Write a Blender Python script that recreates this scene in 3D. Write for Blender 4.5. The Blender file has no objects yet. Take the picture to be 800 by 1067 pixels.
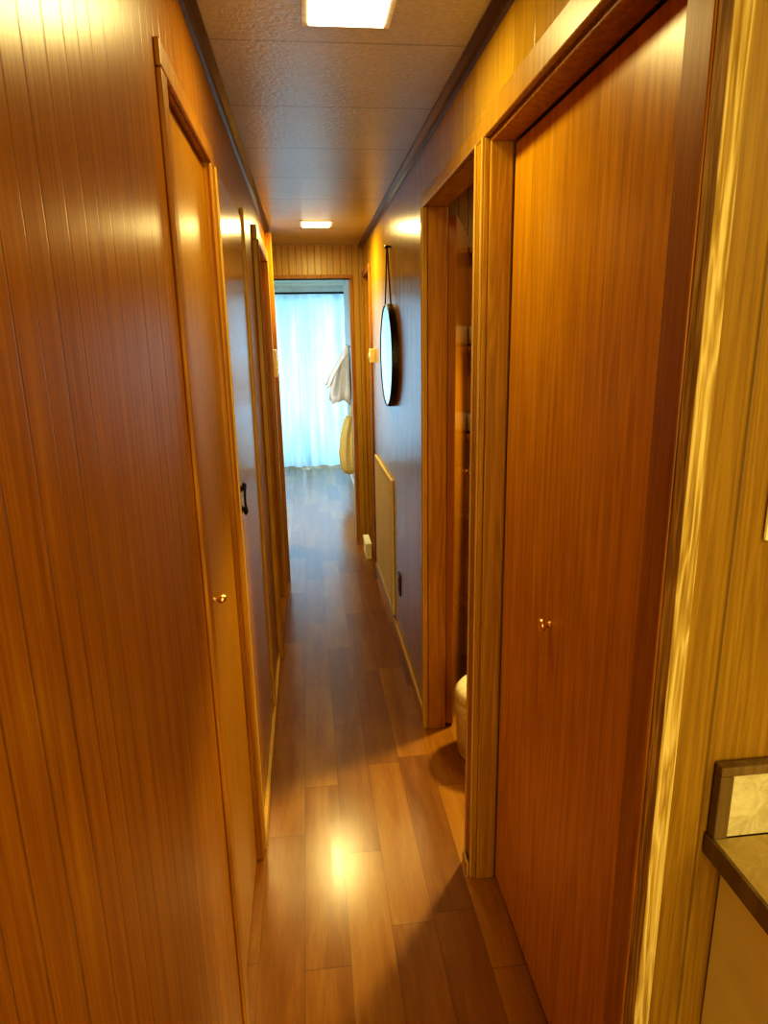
import bpy, bmesh, math, random
from mathutils import Vector, Matrix
random.seed(4)
scene = bpy.context.scene
scene.view_settings.view_transform = 'Standard'
try: scene.view_settings.look = 'High Contrast'
except Exception as ex: print('look', ex)
H = 2.21          # ceiling height
XL, XR = -0.209, 0.43
YE = 5.0

# ------------------------------------------------------------------ materials
def nt(name):
    m = bpy.data.materials.new(name); m.use_nodes = True
    n = m.node_tree; n.nodes.clear()
    out = n.nodes.new('ShaderNodeOutputMaterial')
    b = n.nodes.new('ShaderNodeBsdfPrincipled')
    n.links.new(b.outputs[0], out.inputs[0])
    return m, n, b

def N(n, t, **kw):
    x = n.nodes.new(t)
    for k, v in kw.items(): setattr(x, k, v)
    return x

def mth(n, op, a, b=None, c=None):
    x = N(n, 'ShaderNodeMath', operation=op)
    for i, v in enumerate((a, b, c)):
        if v is None: continue
        if isinstance(v, (int, float)): x.inputs[i].default_value = v
        else: n.links.new(v, x.inputs[i])
    return x.outputs[0]

def ramp(n, fac, stops):
    r = N(n, 'ShaderNodeValToRGB')
    e = r.color_ramp.elements
    while len(e) < len(stops): e.new(0.5)
    for i, (p, c) in enumerate(stops):
        e[i].position = p; e[i].color = (c[0], c[1], c[2], 1)
    n.links.new(fac, r.inputs[0])
    return r.outputs[0]

def noise(n, vec, scale, det=4, rough=.55, dist=0):
    x = N(n, 'ShaderNodeTexNoise')
    x.inputs['Scale'].default_value = scale; x.inputs['Detail'].default_value = det
    x.inputs['Roughness'].default_value = rough; x.inputs['Distortion'].default_value = dist
    n.links.new(vec, x.inputs['Vector'])
    return x.outputs['Fac']

def vscale(n, vec, s):
    x = N(n, 'ShaderNodeVectorMath', operation='MULTIPLY')
    n.links.new(vec, x.inputs[0]); x.inputs[1].default_value = s
    return x.outputs[0]

def mixc(n, fac, a, b, mode='MIX'):
    x = N(n, 'ShaderNodeMix', data_type='RGBA', blend_type=mode)
    for s, v in ((x.inputs[0], fac), (x.inputs[6], a), (x.inputs[7], b)):
        if isinstance(v, (int, float)): s.default_value = v
        elif isinstance(v, tuple): s.default_value = (v[0], v[1], v[2], 1)
        else: n.links.new(v, s)
    return x.outputs[2]

def bump(n, b, h, strength=.3, dist=.002):
    x = N(n, 'ShaderNodeBump')
    x.inputs['Strength'].default_value = strength; x.inputs['Distance'].default_value = dist
    n.links.new(h, x.inputs['Height']); n.links.new(x.outputs[0], b.inputs['Normal'])

def wood(name, dark, mid, light, groove=None, axis='Y', rough=.3, coat=.15, contrast=1.0, cath=.5, gw=.10, gdark=.5, fig=7, figz=.55, bands=14, spec=.5):
    m, n, b = nt(name)
    g = N(n, 'ShaderNodeNewGeometry'); pos = g.outputs['Position']
    sep = N(n, 'ShaderNodeSeparateXYZ'); n.links.new(pos, sep.inputs[0])
    f1 = noise(n, vscale(n, pos, (90, 90, 2.6)), 1.0, 5, .6, .3)
    f2 = noise(n, vscale(n, pos, (380, 380, 9)), 1.0, 3, .6)
    w = noise(n, vscale(n, pos, (fig, fig, figz)), 1.0, 2, .5, .3)
    w = mth(n, 'FRACT', mth(n, 'MULTIPLY', w, float(bands)))
    w = mth(n, 'ABSOLUTE', mth(n, 'SUBTRACT', w, .5))
    f = mth(n, 'ADD', mth(n, 'MULTIPLY', f1, .55), mth(n, 'MULTIPLY', w, .5 * cath))
    f = mth(n, 'ADD', f, mth(n, 'MULTIPLY', f2, .45))
    f = mth(n, 'ADD', f, -.12 * cath)
    c = .5 - .28 / contrast; d = .5 + .28 / contrast
    col = ramp(n, f, [(c, dark), (.5, mid), (d, light)])
    h = mth(n, 'MULTIPLY', f2, .12)
    if groove:
        ax = sep.outputs[axis]
        t = mth(n, 'DIVIDE', ax, groove)
        t = mth(n, 'ADD', t, mth(n, 'MULTIPLY', mth(n, 'SINE', mth(n, 'MULTIPLY', t, 1.7)), .10))
        fr = mth(n, 'FRACT', t)
        dd = mth(n, 'ABSOLUTE', mth(n, 'SUBTRACT', fr, .5))
        mr = N(n, 'ShaderNodeMapRange'); mr.interpolation_type = 'SMOOTHSTEP'
        mr.inputs['From Min'].default_value = .5 - gw; mr.inputs['From Max'].default_value = .5 - gw*.3
        n.links.new(dd, mr.inputs['Value'])
        gm = mr.outputs[0]
        wn = N(n, 'ShaderNodeTexWhiteNoise', noise_dimensions='1D')
        n.links.new(mth(n, 'FLOOR', mth(n, 'ADD', t, 0)), wn.inputs['W'])
        tone = mth(n, 'ADD', mth(n, 'MULTIPLY', wn.outputs['Value'], .10), .95)
        hs = N(n, 'ShaderNodeHueSaturation'); n.links.new(col, hs.inputs['Color']); n.links.new(tone, hs.inputs['Value'])
        col = mixc(n, mth(n, 'MULTIPLY', gm, gdark), hs.outputs[0], tuple(x*.3 for x in dark))
        h = mth(n, 'SUBTRACT', h, mth(n, 'MULTIPLY', gm, 1.0))
    n.links.new(col, b.inputs['Base Color'])
    b.inputs['Roughness'].default_value = rough
    b.inputs['Specular IOR Level'].default_value = spec
    b.inputs['Coat Weight'].default_value = coat
    b.inputs['Coat Roughness'].default_value = rough * .7
    bump(n, b, h, .5, .0010)
    return m

def plain(name, col, rough=.5, metal=0, nscale=60, var=.12, emit=None, es=0, trans=0):
    m, n, b = nt(name)
    g = N(n, 'ShaderNodeNewGeometry')
    f = noise(n, g.outputs['Position'], nscale, 3)
    c = ramp(n, f, [(.3, tuple(x*(1-var) for x in col)), (.7, tuple(min(1, x*(1+var)) for x in col))])
    n.links.new(c, b.inputs['Base Color'])
    b.inputs['Roughness'].default_value = rough; b.inputs['Metallic'].default_value = metal
    if emit:
        b.inputs['Emission Color'].default_value = (*emit, 1); b.inputs['Emission Strength'].default_value = es
    return m

M_panel = wood('paneling_grooved', (.26,.098,.003), (.44,.195,.005), (.62,.325,.013), groove=.052, axis='Y', rough=.31, contrast=1.1, cath=.3, gw=.045, gdark=.45, coat=.0, spec=.34)
M_panelR = wood('paneling_wide', (.42,.24,.010), (.58,.36,.02), (.70,.48,.04), groove=.11, axis='Y', rough=.22, cath=.3, gw=.025, coat=.0, spec=.40)
M_panelX = wood('paneling_cross', (.38,.21,.012), (.54,.33,.024), (.66,.44,.045), groove=.045, axis='X', rough=.34, cath=.3, gdark=.6)
M_kwall = wood('paneling_kitchen', (.19,.105,.006), (.31,.185,.014), (.43,.28,.035), groove=.16, axis='X', rough=.5, cath=.6, gw=.02, fig=18)
M_door = wood('door_veneer', (.46,.21,.004), (.68,.36,.008), (.84,.50,.018), rough=.34, contrast=1.35, cath=.45, coat=.10)
M_doorclo = wood('door_veneer_amber', (.30,.135,.004), (.45,.225,.008), (.58,.33,.016), rough=.36, contrast=1.1, cath=.3, coat=.08)
M_doorred = wood('door_veneer_red', (.28,.115,.005), (.42,.19,.008), (.54,.27,.016), rough=.20, contrast=.9, cath=.3, spec=.45, coat=0)
M_trim = wood('trim_wood', (.32,.165,.008), (.48,.27,.016), (.66,.42,.04), rough=.4, contrast=1.1, cath=.6, fig=20)
M_trimred = wood('trim_wood_red', (.26,.105,.005), (.42,.195,.009), (.58,.30,.018), rough=.45, contrast=1.2, cath=.6, coat=.05)
M_trimpale = wood('trim_raw_oak', (.32,.21,.035), (.52,.38,.10), (.78,.66,.30), rough=.7, contrast=1.5, cath=1.2, coat=.0, fig=70, figz=4.5, bands=4)
M_crown = wood('crown_dark', (.06,.028,.008), (.11,.055,.014), (.18,.10,.03), rough=.35)
M_base = wood('baseboard_light', (.50,.31,.05), (.66,.44,.09), (.78,.58,.17), rough=.45, cath=.3)

# floor planks
def floor_mat():
    m, n, b = nt('floor_planks')
    g = N(n, 'ShaderNodeNewGeometry'); pos = g.outputs['Position']
    sep = N(n, 'ShaderNodeSeparateXYZ'); n.links.new(pos, sep.inputs[0])
    tx = mth(n, 'DIVIDE', mth(n, 'ADD', sep.outputs['X'], 5.03), .118)
    ix = mth(n, 'FLOOR', tx); fx = mth(n, 'FRACT', tx)
    w1 = N(n, 'ShaderNodeTexWhiteNoise', noise_dimensions='1D'); n.links.new(ix, w1.inputs['W'])
    ty = mth(n, 'ADD', mth(n, 'DIVIDE', sep.outputs['Y'], .72), mth(n, 'MULTIPLY', w1.outputs['Value'], 7.3))
    iy = mth(n, 'FLOOR', ty); fy = mth(n, 'FRACT', ty)
    w2 = N(n, 'ShaderNodeTexWhiteNoise', noise_dimensions='2D')
    cv = N(n, 'ShaderNodeCombineXYZ'); n.links.new(ix, cv.inputs[0]); n.links.new(iy, cv.inputs[1])
    n.links.new(cv.outputs[0], w2.inputs['Vector'])
    tone = w2.outputs['Value']
    off = N(n, 'ShaderNodeVectorMath', operation='MULTIPLY_ADD')
    n.links.new(w2.outputs['Color'], off.inputs[0]); off.inputs[1].default_value = (40, 40, 40)
    n.links.new(vscale(n, pos, (22, 2.2, 1)), off.inputs[2])
    f1 = noise(n, off.outputs[0], 1.0, 5, .6, .6)
    f2 = noise(n, vscale(n, pos, (260, 12, 1)), 1.0, 3, .6)
    f = mth(n, 'ADD', mth(n, 'MULTIPLY', f1, .48), mth(n, 'MULTIPLY', f2, .22))
    f = mth(n, 'ADD', f, mth(n, 'MULTIPLY', tone, .26))
    col = ramp(n, f, [(.20, (.16,.058,.002)), (.42, (.26,.105,.003)), (.62, (.37,.175,.008)), (.84, (.52,.29,.02))])
    ex = mth(n, 'MINIMUM', fx, mth(n, 'SUBTRACT', 1.0, fx))
    ey = mth(n, 'MINIMUM', fy, mth(n, 'SUBTRACT', 1.0, fy))
    s = mth(n, 'MAXIMUM', mth(n, 'LESS_THAN', ex, .009), mth(n, 'LESS_THAN', ey, .0020))
    col = mixc(n, mth(n, 'MULTIPLY', s, .45), col, (.07,.024,.004))
    n.links.new(col, b.inputs['Base Color'])
    r = mth(n, 'ADD', mth(n, 'MULTIPLY', f1, .14), .16)
    n.links.new(r, b.inputs['Roughness'])
    b.inputs['Specular IOR Level'].default_value = 1.0
    b.inputs['Coat Weight'].default_value = .25; b.inputs['Coat Roughness'].default_value = .38
    bump(n, b, mth(n, 'SUBTRACT', mth(n, 'MULTIPLY', f2, .14), mth(n, 'MULTIPLY', s, .5)), .25, .001)
    return m
M_floor = floor_mat()

def ceil_mat():
    m, n, b = nt('ceiling_tiles')
    g = N(n, 'ShaderNodeNewGeometry'); pos = g.outputs['Position']
    sep = N(n, 'ShaderNodeSeparateXYZ'); n.links.new(pos, sep.inputs[0])
    t = mth(n, 'FRACT', mth(n, 'DIVIDE', mth(n, 'ADD', sep.outputs['Y'], -2.16+4.3), .43))
    e = mth(n, 'MINIMUM', t, mth(n, 'SUBTRACT', 1.0, t))
    s = mth(n, 'LESS_THAN', e, .008)
    a = noise(n, vscale(n, pos, (1, 1.2, 1)), 80, 4, .65)
    l = noise(n, pos, 2.5, 3)
    col = ramp(n, mth(n, 'ADD', mth(n, 'MULTIPLY', l, .4), mth(n, 'MULTIPLY', a, .6)), [(.35, (.60,.57,.40)), (.65, (.78,.75,.56))])
    col = mixc(n, mth(n, 'MULTIPLY', s, .4), col, (.16,.13,.06))
    n.links.new(col, b.inputs['Base Color'])
    b.inputs['Roughness'].default_value = .18
    b.inputs['Specular IOR Level'].default_value = 1.0
    bump(n, b, mth(n, 'SUBTRACT', a, mth(n, 'MULTIPLY', s, .7)), .6, .003)
    return m
M_ceil = ceil_mat()

M_brass = plain('brass', (.90,.66,.28), .3, 1)
M_iron = plain('black_iron', (.02,.016,.013), .4, .6)
M_black = plain('mirror_frame_black', (.03,.018,.010), .4)
M_leather = plain('strap_leather', (.10,.045,.015), .6)
M_mirror = plain('mirror_silver', (.9,.92,.93), .02, 1, var=.01)
M_cream = plain('cream_plastic', (.95,.90,.56), .7, var=.04)
M_white = plain('white_plastic', (.86,.84,.74), .4)
M_basket = plain('hamper_cream', (.88,.80,.52), .55)
M_lightframe = plain('light_bezel', (.85,.80,.66), .4)
M_lens = plain('light_lens', (1,1,1), .4, emit=(1.0,.92,.66), es=4)
M_brownpl = plain('brown_plastic', (.07,.035,.015), .35)
M_cabinet = plain('cabinet_cream', (.90,.88,.48), .5, nscale=12, var=.05)
M_counteredge = wood('counter_edge', (.10,.065,.02), (.19,.13,.045), (.30,.22,.09), rough=.45)
M_towel = plain('towel_white', (.7,.66,.55), .9, nscale=250, var=.15)
M_shirt = plain('cloth_offwhite', (.94,.94,.92), .9, nscale=40, var=.04)
M_bag = plain('cloth_tan', (.72,.56,.20), .9, nscale=60)
M_bedwall = plain('bedroom_wall_paint', (.66,.66,.62), .6, nscale=4)

def stone(name, a, c, s):
    m, n, b = nt(name)
    g = N(n, 'ShaderNodeNewGeometry')
    f = noise(n, g.outputs['Position'], s, 8, .7, 1.2)
    n.links.new(ramp(n, f, [(.35, a), (.65, c)]), b.inputs['Base Color'])
    b.inputs['Roughness'].default_value = .3
    return m
M_splash = stone('laminate_travertine', (.50,.46,.28), (.76,.73,.52), 26)
M_worktop = stone('worktop_laminate', (.48,.37,.14), (.62,.50,.22), 40)

def curtain_mat():
    m, n, b = nt('curtain_fabric')
    out = [x for x in n.nodes if x.type == 'OUTPUT_MATERIAL'][0]
    g = N(n, 'ShaderNodeNewGeometry')
    f = noise(n, vscale(n, g.outputs['Position'], (400, 400, 60)), 1, 2)
    f = mth(n, 'ADD', mth(n, 'MULTIPLY', f, .35), mth(n, 'MULTIPLY', noise(n, vscale(n, g.outputs['Position'], (9, 1, 1.2)), 1.0, 3), .65))
    c = ramp(n, f, [(.3, (.42,.60,.70)), (.7, (.76,.87,.93))])
    n.links.new(c, b.inputs['Base Color']); b.inputs['Roughness'].default_value = .9
    tr = N(n, 'ShaderNodeBsdfTranslucent'); n.links.new(c, tr.inputs[0])
    mx = N(n, 'ShaderNodeMixShader'); mx.inputs[0].default_value = .55
    n.links.new(b.outputs[0], mx.inputs[1]); n.links.new(tr.outputs[0], mx.inputs[2])
    n.links.new(mx.outputs[0], out.inputs[0])
    return m
M_curtain = curtain_mat()

# ------------------------------------------------------------------ mesh helpers
def bx(bm, x0, x1, y0, y1, z0, z1):
    v = [bm.verts.new(p) for p in ((x0,y0,z0),(x1,y0,z0),(x1,y1,z0),(x0,y1,z0),(x0,y0,z1),(x1,y0,z1),(x1,y1,z1),(x0,y1,z1))]
    for f in ((0,3,2,1),(4,5,6,7),(0,1,5,4),(1,2,6,5),(2,3,7,6),(3,0,4,7)):
        bm.faces.new([v[i] for i in f])

def lathe(bm, prof, c, axis, seg=24, cap=True):
    a = Vector(axis).normalized(); c = Vector(c)
    u = a.orthogonal().normalized(); w = a.cross(u)
    rings = []
    for r, h in prof:
        rings.append([bm.verts.new(c + a*h + (u*math.cos(2*math.pi*i/seg) + w*math.sin(2*math.pi*i/seg))*max(r, 1e-5)) for i in range(seg)])
    for A, B in zip(rings, rings[1:]):
        for i in range(seg):
            bm.faces.new((A[i], A[(i+1) % seg], B[(i+1) % seg], B[i]))
    if cap:
        bm.faces.new(list(reversed(rings[0]))); bm.faces.new(rings[-1])

def tube(bm, pts, r, seg=10):
    pts = [Vector(p) for p in pts]; rr = r if isinstance(r, (list, tuple)) else [r]*len(pts)
    rings = []; up = None
    for i, p in enumerate(pts):
        d = (pts[min(i+1, len(pts)-1)] - pts[max(i-1, 0)]).normalized()
        if up is None: up = d.orthogonal().normalized()
        u = (up - d*up.dot(d)).normalized(); up = u; w = d.cross(u)
        rings.append([bm.verts.new(p + (u*math.cos(2*math.pi*k/seg) + w*math.sin(2*math.pi*k/seg))*rr[i]) for k in range(seg)])
    for A, B in zip(rings, rings[1:]):
        for i in range(seg): bm.faces.new((A[i], A[(i+1) % seg], B[(i+1) % seg], B[i]))
    bm.faces.new(list(reversed(rings[0]))); bm.faces.new(rings[-1])

def loft(bm, rings):
    R = [[bm.verts.new(p) for p in r] for r in rings]; k = len(R[0])
    for A, B in zip(R, R[1:]):
        for i in range(k): bm.faces.new((A[i], A[(i+1) % k], B[(i+1) % k], B[i]))
    bm.faces.new(list(reversed(R[0]))); bm.faces.new(R[-1])

WO = {}
def mk(name, bm, mat, parent=None, origin=None, bevel=0, smooth=False, label=None, cat=None, kind=None, group=None, subsurf=0):
    bmesh.ops.recalc_face_normals(bm, faces=bm.faces)
    xs = [v.co for v in bm.verts]
    lo = Vector([min(c[i] for c in xs) for i in range(3)]); hi = Vector([max(c[i] for c in xs) for i in range(3)])
    if origin is None:
        mid = (lo+hi)/2
        origin = Vector((mid.x, mid.y, lo.z)) if parent is None else mid
    origin = Vector(origin)
    bmesh.ops.translate(bm, verts=bm.verts, vec=-origin)
    me = bpy.data.meshes.new(name); bm.to_mesh(me); bm.free()
    if mat: me.materials.append(mat)
    o = bpy.data.objects.new(name, me); scene.collection.objects.link(o)
    WO[o.name] = origin
    if parent is not None:
        o.parent = parent; o.location = origin - WO[parent.name]
    else: o.location = origin
    if smooth:
        for p in me.polygons: p.use_smooth = True
    if bevel:
        md = o.modifiers.new('bevel', 'BEVEL'); md.width = bevel; md.segments = 2; md.limit_method = 'ANGLE'
    if subsurf:
        md = o.modifiers.new('sub', 'SUBSURF'); md.levels = subsurf; md.render_levels = subsurf
    if label: o['label'] = label
    if cat: o['category'] = cat
    if kind: o['kind'] = kind
    if group: o['group'] = group
    return o

def empty(name, loc, label, cat, group=None):
    o = bpy.data.objects.new(name, None); o.empty_display_size = .05
    o.location = loc; scene.collection.objects.link(o); WO[o.name] = Vector(loc)
    o['label'] = label; o['category'] = cat
    if group: o['group'] = group
    return o

def boxes(name, lst, mat, label=None, cat=None, kind='structure', bevel=0, parent=None, group=None):
    bm = bmesh.new()
    for b in lst: bx(bm, *b)
    return mk(name, bm, mat, parent=parent, label=label, cat=cat, kind=kind, bevel=bevel, group=group)

S = dict(cat='wall')
# ------------------------------------------------------------------ room shell
boxes('floor', [(-2, 2.6, -2.6, 8.7, -.1, 0)], M_floor, 'glossy red-brown wood plank floor with mixed tones', 'floor')
boxes('ceiling', [(-2, 2.6, -2.6, 8.7, H, H+.1)], M_ceil, 'stippled tan ceiling tiles with cross seams', 'ceiling')

D1 = (1.225, 1.755, 1.965); D2 = (1.86, 2.56, 1.985); D3 = (3.17, 3.95, 1.985)
x0, x1 = XL-.1, XL
boxes('wall_left', [
    (x0, x1, -2.5, D1[0], 0, H), (x0, x1, D1[0], D1[1], D1[2], H),
    (x0, x1, D1[1], D2[0], 0, H), (x0, x1, D2[0], D2[1], D2[2], H), (x0, x1, D2[0], D2[1], 0, .07),
    (x0, x1, D2[1], D3[0], 0, H), (x0, x1, D3[0], D3[1], D3[2], H), (x0, x1, D3[1], 4.3, 0, H),
    (x0-.1, x0, 4.2, YE, 0, H)], M_panel, 'varnished orange-brown grooved wood paneling', **S)
C1 = (.765, 1.60, 1.985); B1 = (1.665, 2.39, 1.985); E1 = (4.45, 4.9, 1.985)
x0, x1 = XR, XR+.07
boxes('wall_right', [
    (x0, x1, .72, C1[0], 0, H), (x0, x1, C1[0], C1[1], C1[2], H), (x0, x1, C1[1], B1[0], 0, H),
    (x0, x1, B1[0], B1[1], B1[2], H), (x0, x1, B1[1], E1[0], 0, H), (x0, x1, E1[0], E1[1], E1[2], H),
    (x0, x1, E1[1], YE, 0, H)], M_panelR, 'varnished honey wood wall paneling', **S)
boxes('wall_kitchen', [(XR+.005, 2.5, .70, .76, 0, H)], M_kwall, 'olive-tan wood grain paneling above a counter', **S)
XO = .358
boxes('wall_end', [(-.41, -.26, YE, YE+.1, 0, H), (-.26, XO, YE, YE+.1, 1.985, H), (XO, .6, YE, YE+.1, 0, H)], M_panelX,
      'grooved wood paneling around the bedroom doorway', **S)
boxes('wall_back', [(-2, 2.6, -2.6, -2.5, 0, H)], M_kwall, 'wood paneled wall of the kitchen', **S)
boxes('wall_kitchen_right', [(2.5, 2.6, -2.5, .7, 0, H)], M_kwall, 'wood paneled side wall of the kitchen', **S)
boxes('wall_bathroom', [(XR+.07, 2.0, 3.0, 3.06, 0, H), (2.0, 2.06, .78, 3.06, 0, H)], M_panelX, 'wood paneled bathroom wall', **S)
boxes('wall_closet', [(XR+.07, 2.0, 1.612, 1.655, 0, H)], M_panelX, 'partition between closet and bathroom', **S)
boxes('wall_bedroom_left', [(-1.6, -1.5, YE+.1, 8.5, 0, H), (-1.5, -.41, YE, YE+.1, 0, H)], M_bedwall, 'pale painted bedroom wall', **S)
XB = .465
boxes('wall_bedroom_right', [(XB, 1.1, YE+.1, 8.05, 0, H), (1.1, 1.2, 8.05, 8.5, 0, H)], M_bedwall, 'pale painted bedroom closet wall', **S)
boxes('wall_window', [(-1.6, -1.35, 8.5, 8.6, 0, H), (1.05, 1.2, 8.5, 8.6, 0, H), (-1.35, 1.05, 8.5, 8.6, 2.08, H)], M_bedwall,
      'painted wall around the glazed bedroom window', **S)
wf = [(-1.35, -1.29, 8.52, 8.58, 0, 2.08), (.99, 1.05, 8.52, 8.58, 0, 2.08), (-1.35, 1.05, 8.52, 8.58, 2.02, 2.08), (-1.35, 1.05, 8.52, 8.58, 0, .06), (-.18, -.12, 8.52, 8.58, .06, 2.02)]
boxes('window_1', wf, M_white, 'white framed sliding glass window behind the curtain', 'window')

def crown(name, x, y0, y1, sgn):
    bm = bmesh.new()
    pr = [(0, H), (.026, H), (.026, H-.005), (.014, H-.018), (.009, H-.029), (0, H-.031)]
    r = [[(x + sgn*a, y, z) for a, z in pr] for y in (y0, y1)]
    loft(bm, r); return mk(name, bm, M_crown, kind='structure', label='dark wood crown moulding at the ceiling edge', cat='trim')
crown('trim_1', XL, -2.5, 4.3, 1); crown('trim_2', XR, .70, YE, -1)

tn = [2]
def trim(lst, mat, label='narrow varnished wood door casing', bevel=.003):
    tn[0] += 1
    return boxes('trim_%d' % tn[0], lst, mat, label, 'trim', bevel=bevel)
def casing(x, s, d, w, mat, t=.014, sides='nft', wn=None, wf=None):
    y0, y1, z = d
    wn = wn or w; wf = wf or w
    a, b_ = (x, x+s*t) if s > 0 else (x+s*t, x)
    L = []
    if 'n' in sides: L.append((a, b_, y0-wn, y0+.004, 0, z-.001))
    if 'f' in sides: L.append((a, b_, y1-.004, y1+wf, 0, z-.001))
    if 't' in sides: L.append((a, b_, y0-wn, y1+wf, z, z+w))
    for l in L: trim([l], mat)

casing(XL, 1, D1, .040, M_trimred, t=.009, wf=.055)
trim([(XL+.009, XL+.014, D1[1]+.040, D1[1]+.050, 0, D1[2])], M_base, 'thin pale bead on a door casing', bevel=.001)
casing(XL, 1, D3, .06, M_trim, t=.022)
trim([(XL+.022, XL+.028, D3[0]-.06, D3[0]-.046, 0, D3[2])], M_trimred, 'thin stepped door casing bead', bevel=.001)
trim([(XL, XL+.012, D2[1]+.016, D2[1]+.062, .046, D2[2]+.03)], M_trim, 'flat wood casing at a door edge')
trim([(XL, XL+.036, 4.225, 4.295, 0, H-.032)], M_trimred, 'wood corner trim at the end of the hall')
casing(XR, -1, B1, .040, M_trim, wn=.031, wf=.032)
casing(XR, -1, C1, .055, M_trim, sides='ft', wf=.031, wn=.05)
# thin proud beads that step the casings
for y in (B1[1]+.022, B1[1]-.004):
    trim([(XR-.019, XR-.014, y, y+.006, 0, B1[2])], M_base, 'thin pale bead on the bathroom door casing', bevel=.0015)
trim([(XR-.019, XR-.014, B1[0]-.006, B1[0]+.003, 0, B1[2])], M_base, 'thin pale bead on the bathroom door casing', bevel=.0015)
trim([(XR-.019, XR-.014, C1[1]-.003, C1[1]+.006, 0, B1[2])], M_base, 'thin pale bead on the closet door casing', bevel=.0015)
casing(XR, -1, E1, .04, M_trimred)
trim([(XR-.014, XR, .712, C1[0]+.004, 0, 1.984)], M_trimred, 'reddish wood door casing beside the closet')
trim([(XR-.012, XR+.010, .684, .711, 0, H-.001)], M_trimpale, 'pale raw oak corner moulding', bevel=.001)
trim([(XR, XR+.053, C1[1]-.012, C1[1]-.0005, 0, C1[2])], M_trim, 'closet door jamb lining')
trim([(XR, XR+.053, C1[0], C1[1]-.012, C1[2]-.012, C1[2]-.0005)], M_trimred, 'closet door head lining')
trim([(XR, XR+.07, B1[1]-.012, B1[1]-.0005, 0, B1[2])], M_trimred, 'bathroom door jamb lining')
for l in [(-.262, -.235, YE-.012, YE+.1, 0, 1.985), (XO-.025, XO+.002, YE-.012, YE+.1, 0, 1.985), (-.262, XO+.002, YE-.012, YE+.1, 1.985, 2.01)]:
    trim([l], M_trimred, 'dark wood casing of the bedroom doorway')
trim([(XL-.012, XL+.0035, D2[1]+.003, D2[1]+.012, .07, D2[2])], M_trimpale, 'thin light wood strip at a door edge', bevel=.001)

def knob(parent, c, axis, mat, r=.014, name='knob'):
    bm = bmesh.new()
    lathe(bm, [(r*.55, 0), (r*.5, .002), (r*.38, .003), (r*.38, .008), (r*.7, .011), (r, .016), (r*1.02, .021), (r*.8, .026), (r*.3, .028)], c, axis, 20)
    return mk(name, bm, mat, parent=parent, smooth=True, label='small round brass knob')

d = boxes('door_1', [(XL-.045, XL-.012, D1[0]+.004, D1[1]-.004, .012, D1[2]-.004)], M_doorclo, 'narrow flush wood closet door with brass knob', 'door', bevel=.002)
knob(d, (XL-.012, 1.36, 1.02), (1, 0, 0), M_brass, .0105)
d = boxes('door_2', [(XL-.035, XL+.003, D2[0]+.004, D2[1]-.004, .075, D2[2]-.004)], M_doorred, 'flush red-brown wood door with black iron pull', 'door', bevel=.002)
bm = bmesh.new(); hx = XL+.003; hy = 1.92; hz = 1.11
for s in (-1, 1):
    lathe(bm, [(.009, 0), (.010, .002), (.006, .003), (.004, .007), (.005, .010)], (hx, hy, hz+s*.030), (1, 0, 0), 16)
tube(bm, [(hx+.009, hy, hz-.048), (hx+.010, hy, hz-.040), (hx+.010, hy, hz-.02), (hx+.010, hy, hz), (hx+.010, hy, hz+.02), (hx+.010, hy, hz+.040), (hx+.009, hy, hz+.048)],
     [.003, .0070, .0035, .0028, .0035, .0070, .003], 12)
mk('handle', bm, M_iron, parent=d, smooth=True, label='black iron pull with flared ends')
d = boxes('door_3', [(XL-.07, XL-.035, D3[0]+.004, D3[1]-.004, .012, D3[2]-.004)], M_doorred, 'flush dark wood bedroom-end door', 'door', bevel=.002)
knob(d, (XL-.035, 3.27, 1.0), (1, 0, 0), M_brass, .022)
d = boxes('door_4', [(XR+.055, XR+.080, C1[0]+.003, C1[1]-.015, .012, C1[2]-.015)], M_door, 'wide flush honey-brown closet door with brass knob', 'door', bevel=.002)
knob(d, (XR+.055, 1.245, .965), (-1, 0, 0), M_brass, .0145)
d = boxes('door_5', [(XR+.03, XR+.065, E1[0]+.004, E1[1]-.004, .012, E1[2]-.004)], M_doorred, 'dark wood door near the end of the hall', 'door', bevel=.002)
knob(d, (XR+.03, 4.52, 1.0), (-1, 0, 0), M_brass, .02)
# bathroom door swung open inward
bm = bmesh.new(); th = math.radians(72); hp = Vector((.503, 2.395, 0)); dv = Vector((math.cos(th), math.sin(th), 0)); nv = Vector((math.sin(th), -math.cos(th), 0))
ring = [hp, hp+dv*.56, hp+dv*.56+nv*.03, hp+nv*.03]
loft(bm, [[p + Vector((0, 0, z)) for p in ring] for z in (.012, 1.96)])
d = mk('door_6', bm, M_doorred, kind='structure', label='red-brown bathroom door standing open', cat='door', bevel=.002)
knob(d, hp + dv*.49 + nv*.031 + Vector((0, 0, .98)), nv, M_brass, .022)

boxes('baseboard_left', [(XL, XL+.014, 1.815, 3.105, 0, .045)], M_base, 'low light wood baseboard', 'baseboard', bevel=.002)
boxes('baseboard_left_near', [(XL, XL+.012, -2.4, 1.18, 0, .045)], M_base, 'low light wood baseboard', 'baseboard', bevel=.002)
boxes('baseboard_left_far', [(XL, XL+.012, 4.02, 4.22, 0, .045)], M_base, 'low light wood baseboard', 'baseboard', bevel=.002)
boxes('baseboard_right', [(XR-.012, XR, 2.45, 4.40, 0, .045)], M_base, 'low light wood baseboard', 'baseboard', bevel=.002)
boxes('baseboard_right_near', [(XR-.026, XR-.0205, 1.602, 1.662, 0, .045)], M_base, 'low light wood baseboard', 'baseboard')
boxes('baseboard_bedroom', [(XB-.012, XB, YE+.12, 8.05, 0, .06)], M_white, 'white painted baseboard', 'baseboard', bevel=.002)

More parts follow.
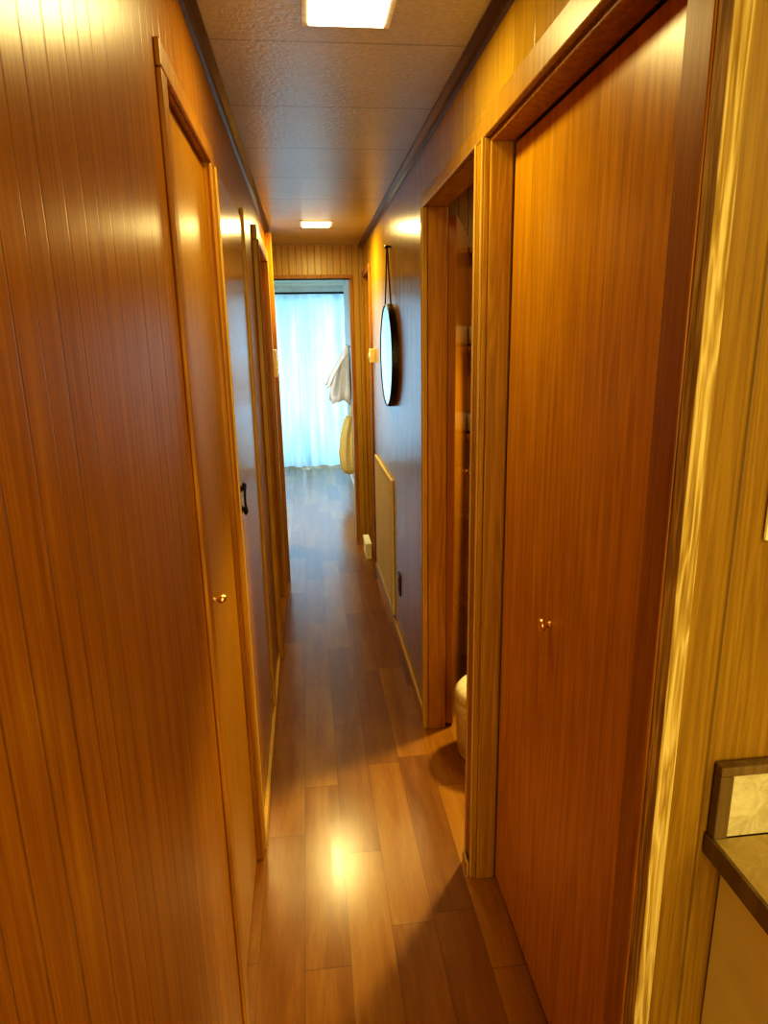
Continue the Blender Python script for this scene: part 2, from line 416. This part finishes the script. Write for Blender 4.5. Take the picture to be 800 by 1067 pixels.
# small cream box on the floor
e = empty('storage_box', (.40, 4.72, 0), 'small cream plastic box on the floor by the wall', 'box')
boxes('body', [(.372, .412, 4.60, 4.84, .001, .10)], M_cream, kind=None, parent=e, bevel=.003)
boxes('lid', [(.369, .4135, 4.597, 4.843, .1005, .12)], M_cream, kind=None, parent=e, bevel=.003)

# ------------------------------------------------------------------ ceiling lights
def clight(cx, cy, s=.16):
    e = empty('ceiling_light', (cx, cy, H-.012), 'square flush ceiling light with glowing diffuser', 'ceiling light', 'square ceiling lights')
    bm = bmesh.new(); o = s/2+.014; i = s/2
    z0, z1 = H-.008, H-.001
    bx(bm, cx-o, cx+o, cy-o, cy-i, z0, z1); bx(bm, cx-o, cx+o, cy+i, cy+o, z0, z1)
    bx(bm, cx-o, cx-i, cy-i, cy+i, z0, z1); bx(bm, cx+i, cx+o, cy-i, cy+i, z0, z1)
    mk('bezel', bm, M_lightframe, parent=e)
    bm = bmesh.new(); bx(bm, cx-i, cx+i, cy-i, cy+i, H-.012, H-.002)
    mk('diffuser', bm, M_lens, parent=e, label='glowing white diffuser')
clight(.117, 1.54); clight(.092, 4.10)

def area(name, loc, size, power, col, rot=(0, 0, 0), sy=None):
    l = bpy.data.lights.new(name, 'AREA'); l.energy = power; l.color = col; l.size = size
    if sy: l.shape = 'RECTANGLE'; l.size_y = sy
    o = bpy.data.objects.new(name, l); o.location = loc; o.rotation_euler = rot; scene.collection.objects.link(o)
    return o
WARM = (1.0, .81, .32)
area('ceiling_lamp_near', (.117, 1.54, H-.020), .16, 3.8, WARM)
area('ceiling_lamp_far', (.092, 4.10, H-.020), .16, 11, WARM)
area('kitchen_lamp', (1.1, -.5, H-.03), .5, 12, WARM)
area('kitchen_fill_light', (.25, -2.3, 1.35), .8, 42, WARM, (math.radians(90), 0, 0), 1.4)  # added warm fill behind the camera, front-lights the hallway; no real fixture
area('bathroom_lamp', (1.12, 2.2, H-.03), .22, 4, (1, .80, .42))
area('bedroom_fill_light', (-1.0, 5.7, H-.03), .35, 26, (1, .97, .94))  # added fill that brightens the hanging shirt and bedroom, not an actual lamp
area('window_daylight', (-.15, 8.9, 1.1), 2.3, 50, (.48, .79, 1.0), (math.radians(-90), 0, 0), 1.9)
sp = bpy.data.lights.new('bathroom_spot', 'SPOT'); sp.energy = 170; sp.color = (1, .80, .34); sp.spot_size = math.radians(50); sp.spot_blend = .4; sp.shadow_soft_size = .10
so = bpy.data.objects.new('bathroom_spot', sp); so.location = (1.36, 2.80, 2.12)
so.rotation_euler = (Vector((.12, 1.5, 0)) - so.location).to_track_quat('-Z', 'Y').to_euler(); scene.collection.objects.link(so)
w = bpy.data.worlds.new('sky'); scene.world = w; w.use_nodes = True
bgn = w.node_tree.nodes['Background']; bgn.inputs[0].default_value = (.5, .8, 1, 1); bgn.inputs[1].default_value = .8

# ------------------------------------------------------------------ mirror
my, mz, mr = 3.40, 1.475, .25
e = empty('round_mirror', (XR, my, mz-mr), 'round wall mirror with black frame hanging from strap', 'mirror')
bm = bmesh.new()
prof = [(mr-.010, 0), (mr, 0), (mr, .028), (mr-.002, .031), (mr-.008, .031), (mr-.010, .028), (mr-.010, 0)]
lathe(bm, prof, (XR-.001, my, mz), (-1, 0, 0), 64, cap=False)
mk('frame', bm, M_black, parent=e, smooth=False, label='black round frame')
bm = bmesh.new(); lathe(bm, [(mr-.010, .004), (mr-.010, .029)], (XR, my, mz), (-1, 0, 0), 64)
mk('mirror_glass', bm, M_mirror, parent=e)
bm = bmesh.new()
hk = Vector((XR-.016, my, 1.985))
for s in (-1, 1):
    p = Vector((XR-.016, my+s*.13, mz+.21))
    tube(bm, [p, p.lerp(hk, .5), hk + Vector((0, s*.006, .01))], .0035, 8)
mk('strap', bm, M_leather, parent=e)
bm = bmesh.new(); lathe(bm, [(.005, 0), (.005, .02), (.010, .021), (.010, .026), (.003, .028)], (XR, my, 1.99), (-1, 0, 0), 16)
mk('hook', bm, M_iron, parent=e, smooth=False)

# ------------------------------------------------------------------ return air grille
gy0, gy1, gz0, gz1 = 3.42, 4.28, .06, .83
e = empty('air_return_grille', (XR, (gy0+gy1)/2, gz0), 'large cream louvered return air grille on the wall', 'vent')
bm = bmesh.new(); t = .03; xa, xb = XR-.014, XR-.0005
bx(bm, xa, xb, gy0, gy0+t, gz0, gz1); bx(bm, xa, xb, gy1-t, gy1, gz0, gz1)
bx(bm, xa, xb, gy0+t, gy1-t, gz0, gz0+t); bx(bm, xa, xb, gy0+t, gy1-t, gz1-t, gz1)
mk('frame', bm, M_cream, parent=e, bevel=.002)
bm = bmesh.new(); z = gz0+t+.004
while z < gz1-t-.012:
    v = [bm.verts.new(p) for p in ((xa+.003, gy0+t, z), (xa+.003, gy1-t, z), (xb, gy1-t, z+.016), (xb, gy0+t, z+.016),
                                  (xa+.003, gy0+t, z+.013), (xa+.003, gy1-t, z+.013), (xb, gy1-t, z+.026), (xb, gy0+t, z+.026))]
    for f in ((0,3,2,1),(4,5,6,7),(0,1,5,4),(1,2,6,5),(2,3,7,6),(3,0,4,7)): bm.faces.new([v[i] for i in f])
    z += .016
mk('louvers', bm, M_cream, parent=e)

def plate(name, x, y, z, s, mat, label, cat, w=.07, h=.115, toggle=False, t=.006):
    bm = bmesh.new(); a, b_ = sorted((x, x+s*t)); bx(bm, a, b_, y-w/2, y+w/2, z-h/2, z+h/2)
    o = mk(name, bm, mat, bevel=.002, label=label, cat=cat)
    return o
o = plate('wall_outlet', XR-.0005, 3.20, .33, -1, M_brownpl, 'brown plastic duplex outlet low on the wall', 'outlet')
for dz in (-.02, .02):
    bm = bmesh.new(); lathe(bm, [(.016, 0), (.015, .003)], (XR-.0065, 3.20, .33+dz), (-1, 0, 0), 16)
    mk('socket', bm, M_black, parent=o)
o = plate('thermostat', XR+.001, 4.28, 1.46, -1, M_cream, 'small cream thermostat box on wall paneling', 'thermostat', .08, .085, t=.031)
bm = bmesh.new(); lathe(bm, [(.02, 0), (.018, .006)], (XR-.0300, 4.28, 1.46), (-1, 0, 0), 20); mk('dial', bm, M_white, parent=o)
o = plate('wall_chime', XL+.0005, 4.12, 1.43, 1, M_white, 'small white plastic box on the wall', 'wall box', .07, .16, t=.036)
bm = bmesh.new(); bx(bm, XL+.0365, XL+.040, 4.105, 4.135, 1.40, 1.46); mk('grille', bm, M_cream, parent=o)

# ------------------------------------------------------------------ kitchen counter corner
YW = .70
wtop = .905
o = boxes('kitchen_base_cabinet', [(.53, 1.9, .12, YW-.002, .0, wtop-.036)], M_cabinet, 'cream kitchen base cabinet under the counter', 'cabinet', kind=None, bevel=.002)
boxes('door', [(.56, 1.0, .102, .119, .12, .80)], M_cabinet, kind=None, bevel=.003, parent=o)
boxes('door', [(1.02, 1.46, .102, .119, .12, .80)], M_cabinet, kind=None, bevel=.003, parent=o)
e = empty('kitchen_worktop', (1.2, .4, wtop-.035), 'brown laminate worktop with wood edge and stone backsplash', 'worktop')
boxes('top', [(.506, 1.9, .095, YW-.016, wtop-.030, wtop)], M_worktop, kind=None, parent=e)
boxes('edge', [(.500, .506, .088, YW-.003, wtop-.030, wtop+.001), (.506, 1.9, .088, .095, wtop-.030, wtop+.001)], M_counteredge, kind=None, bevel=.001, parent=e)
boxes('backsplash', [(.522, 1.9, YW-.014, YW-.003, wtop+.001, 1.0)], M_splash, kind=None, parent=e)
boxes('backsplash_cap', [(.503, .522, YW-.018, YW-.003, wtop+.001, 1.0), (.503, 1.9, YW-.018, YW-.003, 1.0, 1.014)], M_counteredge, kind=None, bevel=.002, parent=e)
o = boxes('light_switch', [(.529, .60, YW-.007, YW-.0005, 1.312, 1.385)], M_cream, 'cream switch plate on wood paneling', 'light switch', kind=None, bevel=.003)
boxes('toggle', [(.558, .569, YW-.017, YW-.007, 1.338, 1.360)], M_white, kind=None, bevel=.002, parent=o)

# ------------------------------------------------------------------ bathroom bits
e = empty('hamper', (.638, 2.20, 0), 'low cream rounded hamper just inside the bathroom', 'hamper')
bm = bmesh.new()
lathe(bm, [(.118, .001), (.124, .01), (.136, .20), (.137, .235)], (.638, 2.20, 0), (0, 0, 1), 40)
mk('body', bm, M_basket, parent=e, smooth=True)
bm = bmesh.new()
lathe(bm, [(.136, .236), (.139, .245), (.136, .262), (.122, .280), (.09, .292), (.05, .298), (.001, .30)], (.638, 2.20, 0), (0, 0, 1), 40, cap=False)
mk('lid', bm, M_basket, parent=e, smooth=True)
e = empty('bathroom_shelf', (.89, 2.94, .30), 'narrow wood wall shelves holding folded towels', 'shelf')
boxes('frame', [(.695, 1.09, 2.988, 2.999, .30, 1.92), (1.075, 1.09, 2.88, 2.988, .30, 1.92)], M_doorred, kind=None, parent=e)
shz = [.30, .75, 1.12, 1.5, 1.9]
for z in shz: boxes('shelf', [(.695, 1.075, 2.88, 2.988, z, z+.02)], M_doorred, kind=None, parent=e)
def towel(cx, cy, z):
    bm = bmesh.new(); rings = []
    for k in range(9):
        xx = cx-.12+.24*k/8; s = 1 - .15*(abs(k-4)/4)**3
        rings.append([(xx, cy + .048*s*math.copysign(abs(math.cos(a))**.5, math.cos(a)), z+.045 + .044*s*math.copysign(abs(math.sin(a))**.6, math.sin(a)))
                      for a in [2*math.pi*i/20 for i in range(20)]])
    loft(bm, rings)
    return mk('folded_towel', bm, M_towel, smooth=True, label='folded white towel on the shelf', cat='towel', group='folded towels on the bathroom shelf')
for z in shz[2:4]: towel(.825, 2.935, z+.021)

# ------------------------------------------------------------------ bedroom
def curtain(xa, xb, ph, yb):
    bm = bmesh.new(); nx, nz = 160, 12; zt, zb = 2.10, .02
    V = []
    for j in range(nz+1):
        f = j/nz; z = zt + (zb-zt)*f; row = []
        for i in range(nx+1):
            u = i/nx; x = xa + (xb-xa)*u
            y = yb + .020*math.sin(u*49+ph+2*math.sin(u*9)) * (.6+.6*f) + .022*math.sin(u*15+ph*2+f*1.5)
            zz = z + (.004*math.sin(u*31+ph) if j == nz else 0)
            row.append(bm.verts.new((x, y, zz)))
        V.append(row)
    for j in range(nz):
        for i in range(nx): bm.faces.new((V[j][i], V[j][i+1], V[j+1][i+1], V[j+1][i]))
    return mk('curtain', bm, M_curtain, smooth=True, label='sheer pale blue-white curtain glowing with daylight', cat='curtain', group='bedroom window curtains')
curtain(-1.3, -.095, 0, 8.36); curtain(-.09, 1.0, 1.3, 8.36)
e = empty('curtain_rod', (-.15, 8.30, 2.11), 'thin dark curtain rod above the window', 'curtain rod')
bm = bmesh.new(); tube(bm, [(-1.4, 8.36, 2.118), (1.08, 8.36, 2.118)], .011, 12); mk('rod', bm, M_iron, parent=e, smooth=True)
for x in (-1.36, 1.04):
    bm = bmesh.new(); tube(bm, [(x, 8.36, 2.118), (x, 8.5, 2.118)], .008, 8); mk('bracket', bm, M_iron, parent=e)

cy = 7.0
e = empty('hanging_shirt', (XB-.05, cy, .93), 'off-white shirt hanging from a wall hook', 'shirt')
def ell(cx, cy_, z, rx, ry, wob=.0, k=48, ph=0, zw=0, sq=1.0):
    out = []
    for i in range(k):
        a = 2*math.pi*i/k; c = math.cos(a); s = math.sin(a)
        c2 = math.copysign(abs(c)**sq, c); s2 = math.copysign(abs(s)**sq, s)
        out.append((cx + (rx + wob*math.sin(7*a+ph))*c2, cy_ + (ry + wob*2*math.sin(6*a+ph))*s2, z + zw*math.sin(3*a+ph)))
    return out
bm = bmesh.new()
loft(bm, [ell(XB-.128, cy, .95, .105, .20, .018, zw=.03), ell(XB-.122, cy, 1.06, .105, .18, .015, ph=.3, zw=.01), ell(XB-.110, cy, 1.20, .092, .18, .010, ph=.5),
          ell(XB-.090, cy, 1.33, .074, .19, .006, ph=.7), ell(XB-.07, cy, 1.41, .052, .16, .004, ph=1.0), ell(XB-.055, cy, 1.455, .038, .09, .002, ph=1.2), ell(XB-.045, cy, 1.49, .022, .05), ell(XB-.04, cy, 1.51, .018, .045)])
mk('body', bm, M_shirt, parent=e, smooth=True)
for s in (-1, 1):
    bm = bmesh.new(); rings = []
    for k, (dx, dy, z, r) in enumerate([(.06, .14, 1.42, .030), (.12, .18, 1.36, .050), (.175, .20, 1.27, .055), (.22, .21, 1.18, .055), (.25, .215, 1.11, .060)]):
        rings.append([(XB-dx + r*.55*math.cos(a), cy+s*dy + (r+.009*math.sin(5*a+k))*math.sin(a), z + r*.35*math.cos(a)) for a in [2*math.pi*i/24 for i in range(24)]])
    loft(bm, rings)
    mk('sleeve', bm, M_shirt, parent=e, smooth=True)
bm = bmesh.new(); tube(bm, [(XB, cy, 1.50), (XB-.04, cy, 1.495), (XB-.05, cy, 1.515)], .006, 8)
mk('hook', bm, M_iron, parent=e)
e = empty('hanging_tote_bag', (XB-.05, 6.75, .25), 'tan canvas bag hanging below the shirt', 'bag')
bm = bmesh.new()
loft(bm, [ell(XB-.070, 6.75, .24, .052, .12, .004, sq=.8), ell(XB-.084, 6.75, .29, .074, .14, .006, sq=.8), ell(XB-.088, 6.75, .45, .080, .15, .009, ph=.7, sq=.9),
          ell(XB-.078, 6.75, .62, .068, .14, .010, ph=.9, sq=.9), ell(XB-.058, 6.75, .77, .046, .12, .008, zw=.02), ell(XB-.05, 6.75, .80, .036, .10, .005, zw=.02)])
mk('body', bm, M_bag, parent=e, smooth=True)
bm = bmesh.new(); tube(bm, [(XB-.045, 6.67, .78), (XB-.035, 6.71, .86), (XB-.03, 6.75, .94), (XB-.035, 6.79, .86), (XB-.045, 6.83, .78)], .01, 8)
mk('strap', bm, M_bag, parent=e, smooth=True)
bm = bmesh.new(); tube(bm, [(XB, 6.75, .93), (XB-.04, 6.75, .925), (XB-.05, 6.75, .945)], .006, 8); mk('hook', bm, M_iron, parent=e)

# ------------------------------------------------------------------ camera
cam = bpy.data.cameras.new('camera'); co = bpy.data.objects.new('camera', cam); scene.collection.objects.link(co)
cam.sensor_fit = 'VERTICAL'; cam.sensor_height = 36; cam.lens = 690/1067*36; cam.clip_start = .01
fw = Vector((.1062, .9623, -.2504)).normalized(); up = Vector((.0461, .2469, .9679))
r = fw.cross(up).normalized(); up = r.cross(fw)
Mx = Matrix((( r.x, up.x, -fw.x, 0), (r.y, up.y, -fw.y, 0), (r.z, up.z, -fw.z, 1.55), (0, 0, 0, 1)))
co.matrix_world = Mx
scene.camera = co
